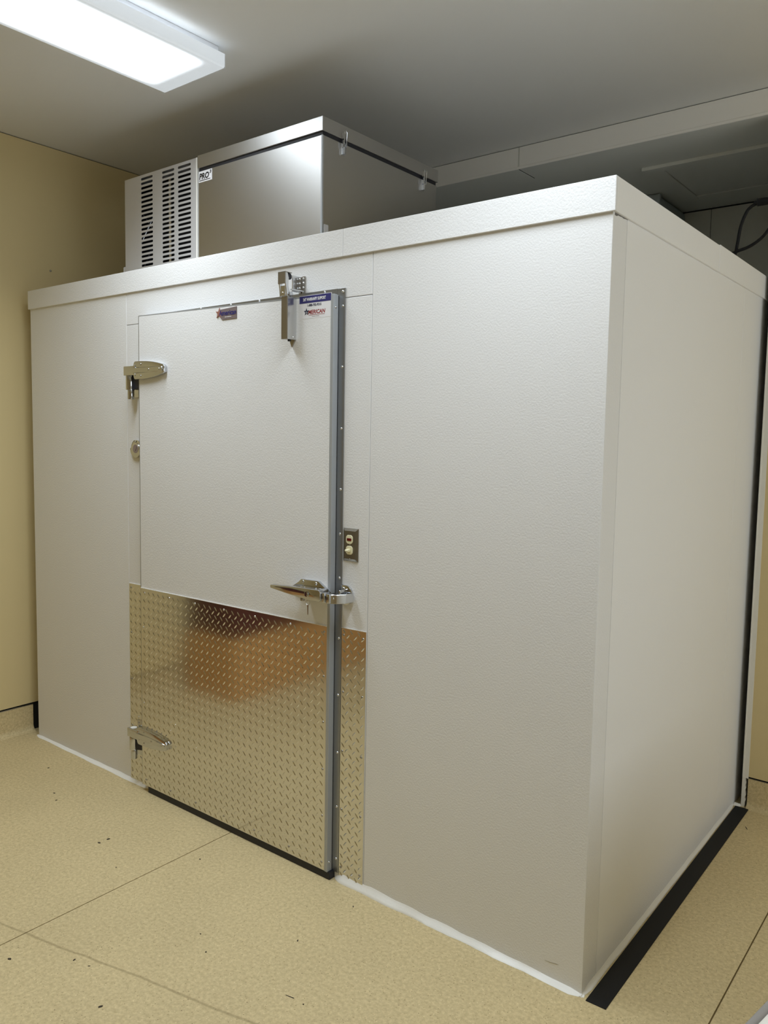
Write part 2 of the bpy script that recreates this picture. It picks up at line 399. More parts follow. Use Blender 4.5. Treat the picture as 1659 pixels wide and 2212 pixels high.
put('door_handle', MB().cyl((2.07, YF+.04, 1.0), 'y', 0.012, 0.06).box(1.95, 2.085, YF+.085, YF+.1, .99, 1.01, .003), m_chrome, dr)

# beam that closes the room ceiling against the alcove
hd = struct('trim_1', MB().box(XL, XJ+.02, YW+.004, YW+.182, 2.953, CZ-.001), m_dark)
for x0, x1 in ((XL, -1.1875), (-1.1785, XJ+.02)):
    put('beam_face', MB().box(x0, x1, YW, YW+.004, 2.962, CZ-.003, 0.0008), m_beam, hd)
    put('beam_soffit', MB().box(x0, x1, YW+.003, YW+.182, 2.949, 2.953, 0.0008), m_alcove, hd)
put('joint_strip', MB().box(-1.1875, -1.1785, YW+.001, YW+.004, 2.956, CZ-.003), m_backwall, hd)
put('corner_bead', MB().box(XL, XJ+.02, YW-.003, YW+.003, 2.949, 2.9615, 0.001), m_beam, hd)

# ---------------------------------------------------------------- walk-in cooler
WX = -3.045; ZT = 2.199; ZC = 2.29; DB = 2.60
ck = thing('walk_in_cooler', (-1.52, 0, 0), 'large white embossed walk-in cooler box with a diamond-plated door', 'cooler')
bv = 0.0016
put('wall_panel', MB().box(WX, -2.2175, 0, .1, 0, 2.284, bv, 2), m_panel, ck)
put('header_panel', MB().box(-2.2155, -.8225, 0, .1, 2.063, 2.284, bv, 2), m_panel, ck)
put('jamb_panel', MB().box(-2.2155, -2.03, 0, .1, 0, 2.061, bv, 2), m_panel, ck)
put('jamb_panel', MB().box(-1.0, -.8225, 0, .1, 0, 2.061, bv, 2), m_panel, ck)
put('corner_panel', MB().prism([(-.8205, 0), (0, 0), (0, .0965), (-.1, .0965), (-.1, .1), (-.8205, .1)], 'z', 0, 2.284, bv, 2), m_panel, ck)
put('wall_panel', MB().box(-.1, 0, .0985, 1.306, 0, 2.284, bv, 2), m_panel_flat, ck)
put('wall_panel', MB().box(-.1, 0, 1.308, 2.50, 0, 2.284, bv, 2), m_panel_flat, ck)
put('corner_panel', MB().box(-.1, 0, 2.502, DB, 0, 2.284, bv, 2), m_panel_flat, ck)
put('back_panel', MB().box(WX, -.1, DB-.1, DB, 0, 2.284, bv, 2), m_panel_flat, ck)
put('wall_panel', MB().box(WX, WX+.1, .102, DB-.1, 0, 2.284, bv, 2), m_panel_flat, ck)
put('roof_panel', MB().box(WX, 0, 0, DB, 2.284, 2.2895), m_panel_flat, ck)
# cap trim, proud of the panels by 8 mm
put('top_trim', MB().box(WX-.008, -.9485, -.008, .0, ZT, ZC, .0012).box(WX-.008, -.9485, 0, .05, ZC-.002, ZC), m_panel, ck)
put('top_trim', MB().box(-.9475, .008, -.008, .0, ZT, ZC, .0012).box(-.9475, 0, 0, .05, ZC-.002, ZC), m_panel, ck)
put('top_trim', MB().box(0, .008, 0, .9255, ZT, ZC, .0012).box(-.05, 0, .05, .9255, ZC-.002, ZC), m_panel_flat, ck)
put('top_trim', MB().box(0, .0085, .9275, DB+.008, ZT+.0005, ZC+.0035, .0012).box(-.05, 0, .9275, DB, ZC-.002, ZC+.003), m_panel_flat, ck)
put('top_trim', MB().box(WX-.008, WX, 0, DB, ZT, ZC, .0012), m_panel_flat, ck)

def bead(path, normal, hfun, wfun):
    """hand-tooled caulk fillet along the foot of a panel"""
    b = MB(); prev = None
    for k, p in enumerate(path):
        t_ = k/(len(path)-1); end = min(1, .25+min(t_, 1-t_)*22)
        h = end*hfun(t_)*(1+.08*math.sin(k*.9)+random.uniform(-.05, .05)); w = end*wfun(t_)*(1+.10*math.sin(k*.6+1)+random.uniform(-.05, .05))
        P = Vector(p); N = Vector(normal)
        ring = [b.bm.verts.new(P+N*dx+Vector((0, 0, dz))) for dx, dz in ((-.004, h*1.02), (0.0007, h), (w*.3, h*.62), (w*.75, h*.34), (w, 0.0006), (w, -.002), (-.004, -.002))]
        if prev:
            n = len(ring)
            for i in range(n): b.bm.faces.new((prev[i], prev[(i+1) % n], ring[(i+1) % n], ring[i]))
        else: b.bm.faces.new(ring)
        prev = ring
    b.bm.faces.new(list(reversed(prev)))
    return b
def lerp(a, b, n): return [tuple(a[i]+(b[i]-a[i])*k/n for i in range(3)) for k in range(n+1)]
put('caulk_bead', bead(lerp((WX-.012, 0, 0), (-2.07, 0, 0), 40), (0, -1, 0), lambda t: .005+.010*t, lambda t: .016), m_caulk, ck, True)
put('caulk_bead', bead(lerp((-.952, 0, 0), (.008, 0, 0), 46), (0, -1, 0), lambda t: .020*(1-t)**.8+.007, lambda t: .0185), m_caulk, ck, True)
put('caulk_bead', bead(lerp((0, -.010, 0), (0, 1.575, 0), 60), (1, 0, 0), lambda t: .013, lambda t: .0125-.005*t), m_caulk, ck, True)
put('caulk_bead', bead(lerp((0, 1.569, 0), (XJ, 1.572, 0), 8), (0, -1, 0), lambda t: .010, lambda t: .008), m_caulk, ck, True)

sm = [(.010, 2.1985)]+[(.010+.012*i, 2.1985-(.0075-.0008*i)*random.uniform(.35, 1)) for i in range(8)]+[(.100, 2.1985)]
put('sealant_smear', MB().prism(sm, 'x', -.001, .0006), m_smear, ck)
put('scuff_mark', MB().prism([(-.120, .056), (-.100, .057), (-.082, .0605), (-.074, .0600), (-.086, .0580), (-.102, .0552)], 'y', -.0006, .001), m_bronze, ck)

# ---- diamond plate: lugs of alternating slant on a square grid
def lugs(x0, x1, z0, z1, y, ox=0.0, oz=0.0, skip=()):
    b = MB(); bm = b.bm; pitch = 0.0342; L = .0240; w = .0058; h = .0021
    def add(cx, cz, ang):
        if cx-.006 < x0 or cx+.006 > x1 or cz-.009 < z0 or cz+.009 > z1: return
        c, s_ = math.cos(ang), math.sin(ang)
        def P(u, v, d): return bm.verts.new((min(max(cx+u*c-v*s_, x0), x1), y-d, min(max(cz+u*s_+v*c, z0), z1)))
        base = [P(-L/2, 0, 0), P(-L*.2, -w/2, 0), P(L*.2, -w/2, 0), P(L/2, 0, 0), P(L*.2, w/2, 0), P(-L*.2, w/2, 0)]
        a, d = P(-L*.27, 0, h*.86), P(L*.27, 0, h*.86); e = P(0, 0, h)
        F = bm.faces.new
        F((base[0], base[1], a)); F((base[1], base[2], e, a)); F((base[2], d, e)); F((base[2], base[3], d))
        F((base[3], base[4], d)); F((base[4], base[5], e, d)); F((base[5], a, e)); F((base[5], base[0], a))
    ni = int((x1-x0)/pitch)+3; nj = int((z1-z0)/pitch)+3
    for i in range(-1, ni):
        for j in range(-1, nj):
            add(x0+ox+i*pitch, z0+oz+j*pitch, math.radians(133))
            add(x0+ox+(i+.5)*pitch, z0+oz+(j+.5)*pitch, math.radians(47))
    return b

# ---- jamb kick plates
for x0, x1, zt0, zt1, rx in ((-2.2135, -2.083, .917, .919, (-2.200,)), (-.936, -.8245, .924, .926, (-.838,))):
    kp = put('kick_plate', MB().prism([(x0, .006), (x1, .006), (x1, zt1), (x0, zt0)], 'y', -.0018, 0.0005), m_kick, ck)
    put('diamond_tread', lugs(x0, x1, .006, zt0, -.0018, .012, .018), m_kick, kp, kind='stuff')
    put('edge_glint', MB().prism([(x0, zt0), (x1, zt1), (x1, zt1+.002), (x0, zt0+.002)], 'y', -.0036, 0), m_glint, kp)  # pale strip painting the light caught by the plate's top edge
    for q in rx:
        for z in (.050, .265, .480, .695, .900):
            screw('rivet', (q, -.0018, z), (0, -1, 0), .0048, .003, m_bronze, kp)
    for z in (.05, .265, .48, .695, .9):
        screw('rivet', ((x1+x0)/2-.046 if x0 > -1 else x1-.012, -.0018, z), (0, -1, 0), .0048, .003, m_bronze, kp)

# ---- metal strip round the opening, behind the door's rim
ft = put('frame_trim', MB().box(-.972, -.937, -.0045, 0, .024, 2.095, .0008), m_trimmetal, ck)
for z in (2.083, 2.035, 1.83, 1.62, 1.41, 1.255, 1.10, .885, .68, .47, .27, .075):
    screw('screw', (-.9475, -.0045, z), (0, -1, 0), .0052, .004, m_zinc, ft)
ft2 = put('frame_trim', MB().prism([(-2.083, 2.062), (-.972, 2.062), (-.972, 2.095), (-2.075, 2.0925)], 'y', -.0045, 0), m_trimmetal, ck)
for x in (-2.03, -1.86, -1.70, -1.52, -1.36, -1.20, -1.03):
    screw('screw', (x, -.0045, 2.0895), (0, -1, 0), .0042, .004, m_zinc, ft2)

# ---- door
DX0, DX1, DY = -2.083, -.9705, -.030
door = put('door', MB().prism([(DX0, .029), (DX1, .028), (DX1, 2.071), (DX0, 2.087)], 'y', DY, .06, .0012, 1), m_panel, ck)
es = put('edge_strip', MB().box(-.9705, -.966, DY-.0012, -.0065, .028, 2.0725, .0006)
         .box(-.978, -.9705, DY-.0012, DY+.0006, .028, 2.0725, .0003), m_edge, door)
put('gasket', MB().box(-.984, -.968, -.0060, -.0046, .028, 2.07).box(-2.07, -.98, -.006, -.0046, 2.02, 2.062), m_gasket, door)
put('edge_strip', MB().prism([(DX0, 2.087), (-.9665, 2.0713), (-.9665, 2.0745), (DX0, 2.0895)], 'y', DY-.0006, -.012), m_edge, door)
put('edge_strip', MB().prism([(DX0-.0022, .029), (DX0+.0006, .029), (DX0+.0006, 2.087), (DX0-.0022, 2.087)], 'y', DY-.0004, -.006), m_trimmetal, door)
for z in (2.03, .062):
    screw('screw', (-.966, -.020, z), (1, 0, 0), .0040, .003, m_zinc, door)
put('kick_plate', MB().prism([(-2.081, .031), (-.9795, .031), (-.9795, .926), (-2.081, .917)], 'y', DY-.0016, DY+.0005), m_kick, door)
put('edge_glint', MB().prism([(-2.081, .9172), (-.9795, .9262), (-.9795, .9284), (-2.081, .9194)], 'y', DY-.0036, DY), m_glint, door)  # painted highlight along the top of the door plate
put('diamond_tread', lugs(-2.081, -.9795, .031, .918, DY-.0016, .022, .012), m_kick, door, kind='stuff')
for z in (.058, .232, .405, .578, .745, .905): screw('rivet', (-.9925, DY-.0016, z), (0, -1, 0), .0048, .003, m_bronze, door)
for i, x in enumerate((-1.16, -1.35, -1.53, -1.71, -1.88, -2.055)):
    screw('rivet', (x, DY-.0016, .058), (0, -1, 0), .0048, .003, m_bronze, door)
    screw('rivet', (x, DY-.0016, .906-.003*i*.5), (0, -1, 0), .0048, .003, m_zinc, door)
for z in (.405, .745): screw('rivet', (-2.066, DY-.0016, z), (0, -1, 0), .0048, .003, m_zinc, door)
put('door_sweep', MB().box(-2.045, -.957, -.028, .03, .0005, .0285, .001), m_gasket, door)

# ---- strap hinges
def hinge(zc, ftop):
    h = thing_part('hinge')
    up = []; n = 12
    for i in range(n+1):
        t = i/n; x = -2.090+t*.196; up.append((x, .0385*(1-.52*t**2.6)))
    out = [(-2.100, .026), (-2.096, .034)]+up+[(-1.886, .012)]
    pts = [(x, zc+z) for x, z in out]+[(x, zc-z) for x, z in reversed(out)]
    put('strap', MB().prism(pts, 'y', -.0475, DY-.0005, .003, 2), m_chrome, h, True)
    put('ridge', MB().prism([(-2.10, zc-.013), (-1.895, zc-.010), (-1.895, zc+.010), (-2.10, zc+.013)], 'y', -.0515, -.046, .002, 1), m_chrome, h, True)
    put('knuckle', MB().prism([(-2.170, zc-.020), (-2.100, zc-.020), (-2.085, zc-.026), (-2.085, zc+.026), (-2.100, zc+.020), (-2.170, zc+.020)], 'y', -.0495, -.012, .003, 2), m_chrome, h, True)
    put('barrel', MB().cyl((-2.1475, -.031, zc-.081), 'z', .0185, .062, seg=28, bev=.002), m_chrome, h, True)
    put('pin', MB().cyl((-2.142, -.031, zc-.122), 'z', .0145, .045, seg=24, bev=.004), m_chrome, h, True)
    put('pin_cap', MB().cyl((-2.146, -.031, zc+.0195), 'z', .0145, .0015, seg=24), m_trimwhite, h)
    put('spacer', MB().prism([(-2.130, zc-.080), (-2.086, zc-.072), (-2.086, zc-.03), (-2.112, zc-.022), (-2.130, zc-.018)], 'y', -.029, -.003, .001), m_navy, h)
    put('jamb_flange', MB().box(-2.158, -2.088, -.0045, -.0018, zc-.112, zc+ftop, .002, 2), m_chrome, h, True)
    for x, z in ((-2.047, .0245), (-2.047, -.0245)): screw('screw', (x, -.0475, zc+z), (0, -1, 0), .0052, .0026, m_chrome, h)
    for x in (-1.987, -1.915): screw('screw', (x, -.0515, zc), (0, -1, 0), .0052, .0026, m_chrome, h)
    for z in ((.036, -.1) if ftop > .03 else (-.1,)): screw('screw', (-2.146 if z > 0 else -2.107, -.0045, zc+z), (0, -1, 0), .0048, .0026, m_bronze, h)
def thing_part(name):
    o = bpy.data.objects.new(name, None); COL.objects.link(o); o.parent = ck; o.empty_display_size = .03
    return o
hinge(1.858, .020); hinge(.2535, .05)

# ---- chrome latch and its keeper
la = thing_part('door_latch')
put('back_plate', MB().prism([(-1.152, 1.046), (-1.112, 1.070), (-1.098, 1.082), (-1.014, 1.084), (-.967, 1.055), (-.967, 1.026), (-1.10, 1.024)], 'y', -.042, DY, .002, 2), m_chrome, la, True)
put('latch_body', MB().box(-1.075, -.962, -.074, -.042, 1.026, 1.064, .004, 2), m_chrome, la, True)
put('lever', MB().prism([(-1.203, 1.0555), (-1.203, 1.0435), (-1.160, 1.0385), (-1.106, 1.0325), (-1.024, 1.0265), (-.962, 1.0265), (-.956, 1.032), (-.956, 1.060), (-.966, 1.066), (-1.04, 1.064), (-1.12, 1.0605)], 'y', -.094, -.072, .003, 2), m_chrome, la, True)
put('lock_cylinder', MB().cyl((-1.018, -.0985, 1.046), 'y', .0095, .008, seg=24, bev=.0015).cyl((-1.018, -.0995, 1.046), 'y', .0045, .004, seg=18), m_chrome, la, True)
put('lock_barrel', MB().cyl((-1.055, -.078, 1.0145), 'z', .0075, .014, seg=18, bev=.002), m_bronze, la, True)
put('roller_block', MB().box(-.955, -.941, -.088, -.052, 1.024, 1.058, .003, 2).box(-.938, -.922, -.084, -.048, 1.023, 1.056, .003, 2), m_chrome, la, True)
put('strike_arm', MB().prism([(-.926, -.078), (-.930, -.066), (-.914, -.056), (-.896, -.034), (-.889, -.004), (-.881, -.004), (-.886, -.038), (-.905, -.066)], 'z', 1.022, 1.054, .0015, 1), m_zinc, la, True)
put('keeper_plate', MB().prism([(-.936, 1.009)]+[(-.918+.034*math.cos(math.radians(a)), 1.0435+.036*math.sin(math.radians(a))) for a in range(-75, 76, 15)]+[(-.936, 1.078)], 'y', -.009, 0, .003, 2), m_chrome, la, True)
put('keeper_rib', MB().box(-.911, -.905, -.050, -.006, 1.020, 1.067, .001), m_chrome, la)
for x, z in ((-.9235, 1.066), (-.9235, 1.020)): screw('screw', (x, -.009, z), (0, -1, 0), .006, .004, m_chrome, la)
for x in (-.921, -.895): put('bolt', MB().cyl((x, -.014, 1.043), 'y', .0075, .008, seg=16, bev=.0015), m_chrome, la, True)
screw('screw', (-.9165, -.069, 1.040), (0, -1, 0), .0048, .004, m_zinc, la)
for x in (-1.088, -1.024): screw('screw', (x, -.042, 1.0745), (0, -1, 0), .0055, .003, m_chrome, la)

# ---- hydraulic door closer
cl = thing_part('door_closer')
put('cylinder_case', MB().box(-1.173, -1.1435, -.075, DY, 1.930, 2.0775, .0012, 1), m_bronze, cl)
put('side_cover', MB().box(-1.1435, -1.142, -.074, DY, 1.9295, 2.0765, .0005), m_zinc, cl)
put('mounting_point', MB().prism([(-1.172, 1.931), (-1.1425, 1.931), (-1.1605, 1.905)], 'y', -.036, DY, .0006), m_bronze, cl)
put('foot', MB().cyl((-1.155, -.052, 1.924), 'z', .006, .008, seg=14), m_gasket, cl, True)
put('hook_cap', MB().box(-1.179, -1.1425, -.0865, -.0835, 2.118, 2.160, .001).box(-1.179, -1.1425, -.0865, -.052, 2.157, 2.160, .001), m_bronze, cl)
prof = [(-.0835, 2.157), (-.074, 2.157), (-.068, 2.140), (-.069, 2.112), (-.063, 2.095), (-.052, 2.088), (-.050, 2.076), (-.078, 2.076), (-.080, 2.10), (-.0835, 2.12)]
put('hook_cheek', MB().prism(prof, 'x', -1.1475, -1.1430, .0006), m_zinc, cl)
put('hook_cheek', MB().prism(prof, 'x', -1.178, -1.1735, .0006), m_zinc, cl)
put('hook_roller', MB().cyl((-1.1735, -.060, 2.146), 'x', .011, .026, seg=18), m_gasket, cl, True)
put('link', MB().box(-1.171, -1.149, -.081, -.077, 2.078, 2.112, .001), m_zinc, cl)
put('bolt', MB().cyl((-1.142, -.060, 2.085), 'x', .007, .005, seg=14, bev=.001), m_chrome, cl, True)
put('brace', MB().prism([(-1.143, -.060), (-1.158, -.004), (-1.130, -.004), (-1.1385, -.060)], 'z', 2.099, 2.103, .0005), m_zinc, cl)
put('bracket_web', MB().box(-1.160, -1.157, -.036, 0, 2.099, 2.155, .0005), m_zinc, cl)
put('bracket_flange', MB().box(-1.158, -1.1455, -.0045, 0, 2.0955, 2.1525, .0005).box(-1.1405, -1.1275, -.0045, 0, 2.0955, 2.154, .0005)
    .box(-1.1455, -1.1405, -.002, 0, 2.0955, 2.1525), m_bronze, cl)
for x in (-1.152, -1.134):
    for z in (2.146, 2.131, 2.115, 2.101): screw('screw', (x, -.0045, z), (0, -1, 0), .0038, .003, m_zinc, cl)
screw('screw', (-1.142, -.045, 1.9375), (1, 0, 0), .0042, .002, m_zinc, cl)
screw('screw', (-1.160, -.081, 2.088), (0, -1, 0), .0035, .002, m_zinc, cl)

# ---- pilot light and switch
sw = thing_part('switch')
pl = MB()
x0, x1, z0, z1 = -.9325, -.8655, 1.1635, 1.2780
lo = [pl.bm.verts.new((x, 0.0, z)) for x, z in ((x0, z0), (x1, z0), (x1, z1), (x0, z1))]
mid = [pl.bm.verts.new((x, -.002, z)) for x, z in ((x0, z0), (x1, z0), (x1, z1), (x0, z1))]
hi = [pl.bm.verts.new((x, -.0075, z)) for x, z in ((x0+.009, z0+.009), (x1-.009, z0+.009), (x1-.009, z1-.009), (x0+.009, z1-.009))]
for a, b in ((lo, mid), (mid, hi)):
    for i in range(4): pl.bm.faces.new((a[i], a[(i+1) % 4], b[(i+1) % 4], b[i]))
pl.bm.faces.new(hi); pl.bm.faces.new(list(reversed(lo)))
put('switch_plate', pl, m_brown, sw)
def stadium(cx, cz, hw, hh, cut, n=8):
    p = []
    for i in range(n*4):
        a = 2*math.pi*i/(n*4); p.append((cx+hw*max(-1, min(1, 1.12*math.cos(a))), cz+hh*max(-cut, min(cut, 1.15*math.sin(a)))))
    return p
put('pilot_bezel', MB().prism(stadium(-.9005, 1.2400, .0150, .0150, 1), 'y', -.0095, -.006, .001), m_ivory, sw, True)
put('pilot_lens', MB().box(-.9105, -.8905, -.0112, -.008, 1.2350, 1.2445, .001), m_red, sw)
put('toggle_bezel', MB().prism(stadium(-.9005, 1.2025, .0150, .0150, 1), 'y', -.0095, -.006, .001), m_ivory, sw, True)
put('toggle', MB().prism([(-.0095, 1.1985), (-.0095, 1.2075), (-.023, 1.2065), (-.026, 1.204), (-.026, 1.2005), (-.022, 1.1985)], 'x', -.9065, -.8945, .001), m_ivory, sw)
for z in (1.1715, 1.2212, 1.2700): screw('screw', (-.899, -.0075, z), (0, -1, 0), .0024, .001, m_bronze, sw)

# ---- round dial thermometer, half hidden behind the door's rim
th = thing_part('dial_thermometer')
put('bezel', MB().cyl((-2.1425, -.009, 1.523), 'y', .0385, .009, seg=40, bev=.003), m_chrome, th, True)
put('dial', MB().cyl((-2.1425, -.0105, 1.523), 'y', .025, .003, seg=32, bev=.0008), m_zinc, th, True)
put('dial_face', MB().cyl((-2.1425, -.0115, 1.523), 'y', .019, .002, seg=32), m_badge, th)
put('needle', MB().prism([(-2.1435, 1.514), (-2.1415, 1.514), (-2.131, 1.534)], 'y', -.0122, -.0114), m_blackink, th)
for a in (100, 215, 330): screw('screw', (-2.1425+.032*math.cos(math.radians(a)), -.009, 1.523+.032*math.sin(math.radians(a))), (0, -1, 0), .0036, .002, m_bronze, th)

# ---- star badge
bd = thing_part('name_badge')
put('badge_plate', MB().prism([(-1.557, 2.0690), (-1.4565, 2.0745), (-1.4565, 2.0305), (-1.539, 2.0295), (-1.557, 2.0460)], 'y', DY-.0025, DY, .0004), m_badge, bd)
put('badge_star', MB().prism(star(-1.5570, 2.0555, .0215, .40, 84), 'y', DY-.0034, DY, .0004), m_badgestar, bd)
text('lettering', 'American', -1.5560, -1.4580, 2.0455, 2.0650, DY-.0036, m_bandblue, bd, bold=.02)
put('small_print', MB().box(-1.523, -1.512, DY-.0030, DY-.0024, 2.0385, 2.0405).box(-1.509, -1.486, DY-.0030, DY-.0024, 2.0385, 2.0405), m_whiteink, bd)

# ---- warranty sticker
sk = thing_part('warranty_sticker')
put('paper', MB().box(-1.1275, -.9755, DY-.0004, DY, 2.000, 2.0795), m_sticker, sk)
put('band', MB().box(-1.1270, -.9780, DY-.0008, DY-.0003, 2.0530, 2.0780), m_bandblue, sk)
YS = DY-.0012
text('lettering', '24/7 WARRANTY SUPPORT', -1.1095, -1.0015, 2.0600, 2.0710, YS, m_whiteink, sk, bold=.032)
text('phone_number', '1-888-702-9315', -1.0880, -1.0225, 2.0405, 2.0495, DY-.0007, m_ink, sk, bold=.036)
put('logo_star', MB().prism(star(-1.0930, 2.0230, .0135, .42), 'y', DY-.0010, DY-.0003), m_ink, sk)
put('logo_letter', MB().prism([(-1.0947, 2.0185), (-1.0913, 2.0185), (-1.0930, 2.0260)], 'y', DY-.0014, DY-.0008), m_whiteink, sk)
text('logo_lettering', 'MERICAN', -1.0855, -1.0035, 2.0145, 2.0285, DY-.0007, m_redink, sk, shear=.22, bold=.03)
put('underline', MB().box(-1.0820, -1.0070, DY-.0008, DY-.0003, 2.0108, 2.0120), m_redink, sk)
put('small_print', MB().box(-1.067, -1.0505, DY-.0008, DY-.0003, 2.0058, 2.0068).box(-1.0485, -1.032, DY-.0008, DY-.0003, 2.0058, 2.0068), m_badge, sk)

# ---------------------------------------------------------------- condensing unit on the roof
UX0, UXM, UX1 = -2.518, -1.979, -1.241; UY0, UY1 = .200, .950; UZ0, UZ1 = 2.2935, 2.7885
un = thing('condensing_unit', (-1.88, .2, UZ0), 'stainless refrigeration unit with louvred end on top of the white cooler', 'condenser')
put('housing', MB().box(UXM+.008, UX1, UY0, UY1, UZ0, 2.7215, .0015, 2), m_stain, un)
put('corner_post', MB().box(UX1-.006, UX1+.0012, UY0-.0012, UY0+.006, UZ0, 2.7215, .0005), m_edge, un)
put('gasket', MB().box(UXM+.010, UX1-.002, UY0+.003, UY1-.004, 2.7205, 2.7365), m_gasket, un)
put('lid', MB().box(UXM+.006, UX1+.0045, UY0-.004, UY1+.004, 2.7355, UZ1, .0015, 2), m_stain, un)
# louvre panel: a sheet with 3 x 20 round-ended slots
lv = bmesh.new()
def loop(pts):
    vs = [lv.verts.new((x, UY0, z)) for x, z in pts]
    for i in range(len(vs)): lv.edges.new((vs[i], vs[(i+1) % len(vs)]))
loop([(UX0, 2.2960), (UXM-.006, 2.2960), (UXM-.006, 2.7835), (UX0, 2.7835)])
for cx, w in ((-2.3445, .0905), (-2.1840, .0890), (-2.0680, .0915)):
    for j in range(20):
        zc = 2.7650-j*.02065; r = .0056; hw = w/2-r; p = []
        for k in range(7):
            a = -math.pi/2+math.pi*k/6; p.append((cx+hw+r*math.cos(a), zc+r*math.sin(a)))
        for k in range(7):
            a = math.pi/2+math.pi*k/6; p.append((cx-hw+r*math.cos(a), zc+r*math.sin(a)))
        loop(p)
bmesh.ops.triangle_fill(lv, use_beauty=True, edges=lv.edges)
lp = put('louvre_panel', lv, m_galv, un)
so = lp.modifiers.new('sheet', 'SOLIDIFY'); so.thickness = .0016; so.offset = 0
put('panel_flange', MB().box(UXM-.006, UXM+.001, UY0-.0025, UY0+.02, 2.296, 2.7835, .0006), m_trimwhite, un)
put('coil_case', MB().box(UX0, UX0+.002, UY0+.001, UY1, UZ0, 2.783).box(UX0, UXM, UY0+.001, UY1, 2.781, 2.783)
    .box(UX0, UXM+.008, UY1-.002, UY1, UZ0, 2.783).box(UX0, UXM, UY0+.001, UY1, UZ0, UZ0+.002), m_galv, un)
put('shade_core', MB().box(UX0+.01, UXM, UY0+.085, UY1-.02, UZ0+.004, 2.775), m_dark, un)  # black block standing in for the shade behind the slots
put('pipe', MB().cyl((-2.246, UY0+.055, UZ0+.04), 'z', .0055, .43, seg=12), m_copper, un, True)
put('bracing', MB().tube([(-2.46, UY0+.05, 2.50), (-2.37, UY0+.06, 2.62)], .004, 6).tube([(-2.46, UY0+.06, 2.38), (-2.38, UY0+.05, 2.46)], .004, 6)
    .tube([(-2.46, UY0+.05, 2.64), (-2.39, UY0+.06, 2.56)], .003, 6), m_zinc, un)
put('mounting_tab', MB().box(UX1+.001, UX1+.004, UY0+.008, UY0+.034, UZ0, 2.396, .0006), m_galv, un)
put('mounting_tab', MB().box(UX0-.026, UX0-.001, UY0+.006, UY0+.009, UZ0, 2.386, .003), m_galv, un)
def toggle(yc, zt):
    t = bpy.data.objects.new('toggle_latch', None); COL.objects.link(t); t.parent = un; t.empty_display_size = .02
    X = UX1
    put('catch', MB().box(X+.004, X+.012, yc-.009, yc+.013, zt-.034, zt-.012, .001), m_bronze, t)
    put('wire_bail', MB().tube([(X+.015, yc-.006, zt-.055), (X+.017, yc-.006, zt-.01), (X+.013, yc, zt), (X+.017, yc+.006, zt-.01), (X+.015, yc+.006, zt-.055)], .0019, 8), m_chrome, t, True)
    put('lever', MB().prism([(yc-.012, zt-.04), (yc-.0085, zt-.04), (yc-.0085, zt-.062), (yc+.0085, zt-.062), (yc+.0085, zt-.04), (yc+.012, zt-.04), (yc+.012, zt-.066), (yc+.005, zt-.068), (yc+.005, zt-.090), (yc-.005, zt-.090), (yc-.005, zt-.068), (yc-.012, zt-.066)], 'x', X+.006, X+.014, .0008), m_chrome, t)
    put('base', MB().box(X, X+.006, yc-.009, yc+.009, zt-.092, zt-.045, .001), m_zinc, t)
    screw('screw', (X+.006, yc, zt-.084), (1, 0, 0), .003, .0016, m_chrome, t)
toggle(.313, 2.769); toggle(.842, 2.765)
npl = bpy.data.objects.new('nameplate', None); COL.objects.link(npl); npl.parent = un
YN = UY0-.0014
put('plate', MB().box(-1.9685, -1.8805, YN, UY0, 2.6740, 2.7200, .0005), m_sticker, npl)
text('lettering', 'PRO', -1.9640, -1.8985, 2.6850, 2.7110, YN-.0006, m_blackink, npl, shear=.16, bold=.035)
text('superscript', '3', -1.8950, -1.8835, 2.7020, 2.7160, YN-.0006, m_blackink, npl, shear=.1, bold=.035)
put('underline', MB().box(-1.9640, -1.8900, YN-.0008, YN, 2.6795, 2.6820), m_blackink, npl)

# ---------------------------------------------------------------- ceiling lights
LXH, LYH = .189, .611
m_lens = diffuser_material(LXH, LYH)
def lamp(cx, cy, label):
    t = thing('ceiling_light', (cx, cy, CZ), label, 'light', 'wraparound ceiling lights')
    put('housing', MB().box(cx-LXH+.022, cx+LXH-.022, cy-LYH+.014, cy+LYH-.014, CZ-.034, CZ-.0005, .002), m_house, t)
    prof = [(cx-LXH, -.030), (cx-LXH, -.075), (cx-LXH+.006, -.080), (cx+LXH-.006, -.080), (cx+LXH, -.075), (cx+LXH, -.030)]
    b = MB(); bm = b.bm
    va = [bm.verts.new((x, cy-LYH+.003, CZ+z)) for x, z in prof]; vb = [bm.verts.new((x, cy+LYH-.003, CZ+z)) for x, z in prof]
    for i in range(len(prof)-1): bm.faces.new((va[i], vb[i], vb[i+1], va[i+1]))
    put('diffuser', b, m_lens, t)
    for s_ in (-1, 1):
        put('end_cap', MB().box(cx-LXH-.001, cx+LXH+.001, cy+s_*(LYH-.0015)-.0015, cy+s_*(LYH-.0015)+.0015, CZ-.0812, CZ-.030), m_house, t)
    ld = bpy.data.lights.new('tube_glow', 'AREA'); ld.shape = 'RECTANGLE'; ld.size = .27; ld.size_y = .97
    ld.energy = BEAM_W; ld.color = LAMP_COL; ld.spread = math.radians(134)
    lo_ = bpy.data.objects.new('tube_glow', ld); COL.objects.link(lo_); lo_.parent = t; lo_.location = (0, 0, -.0822)
    return t
lamp(-1.761, -.600, 'long wraparound light on the ceiling at upper left, above the cooler front')
lamp(-.15, -.66, 'wraparound light on the ceiling before the cooler corner, out of frame')
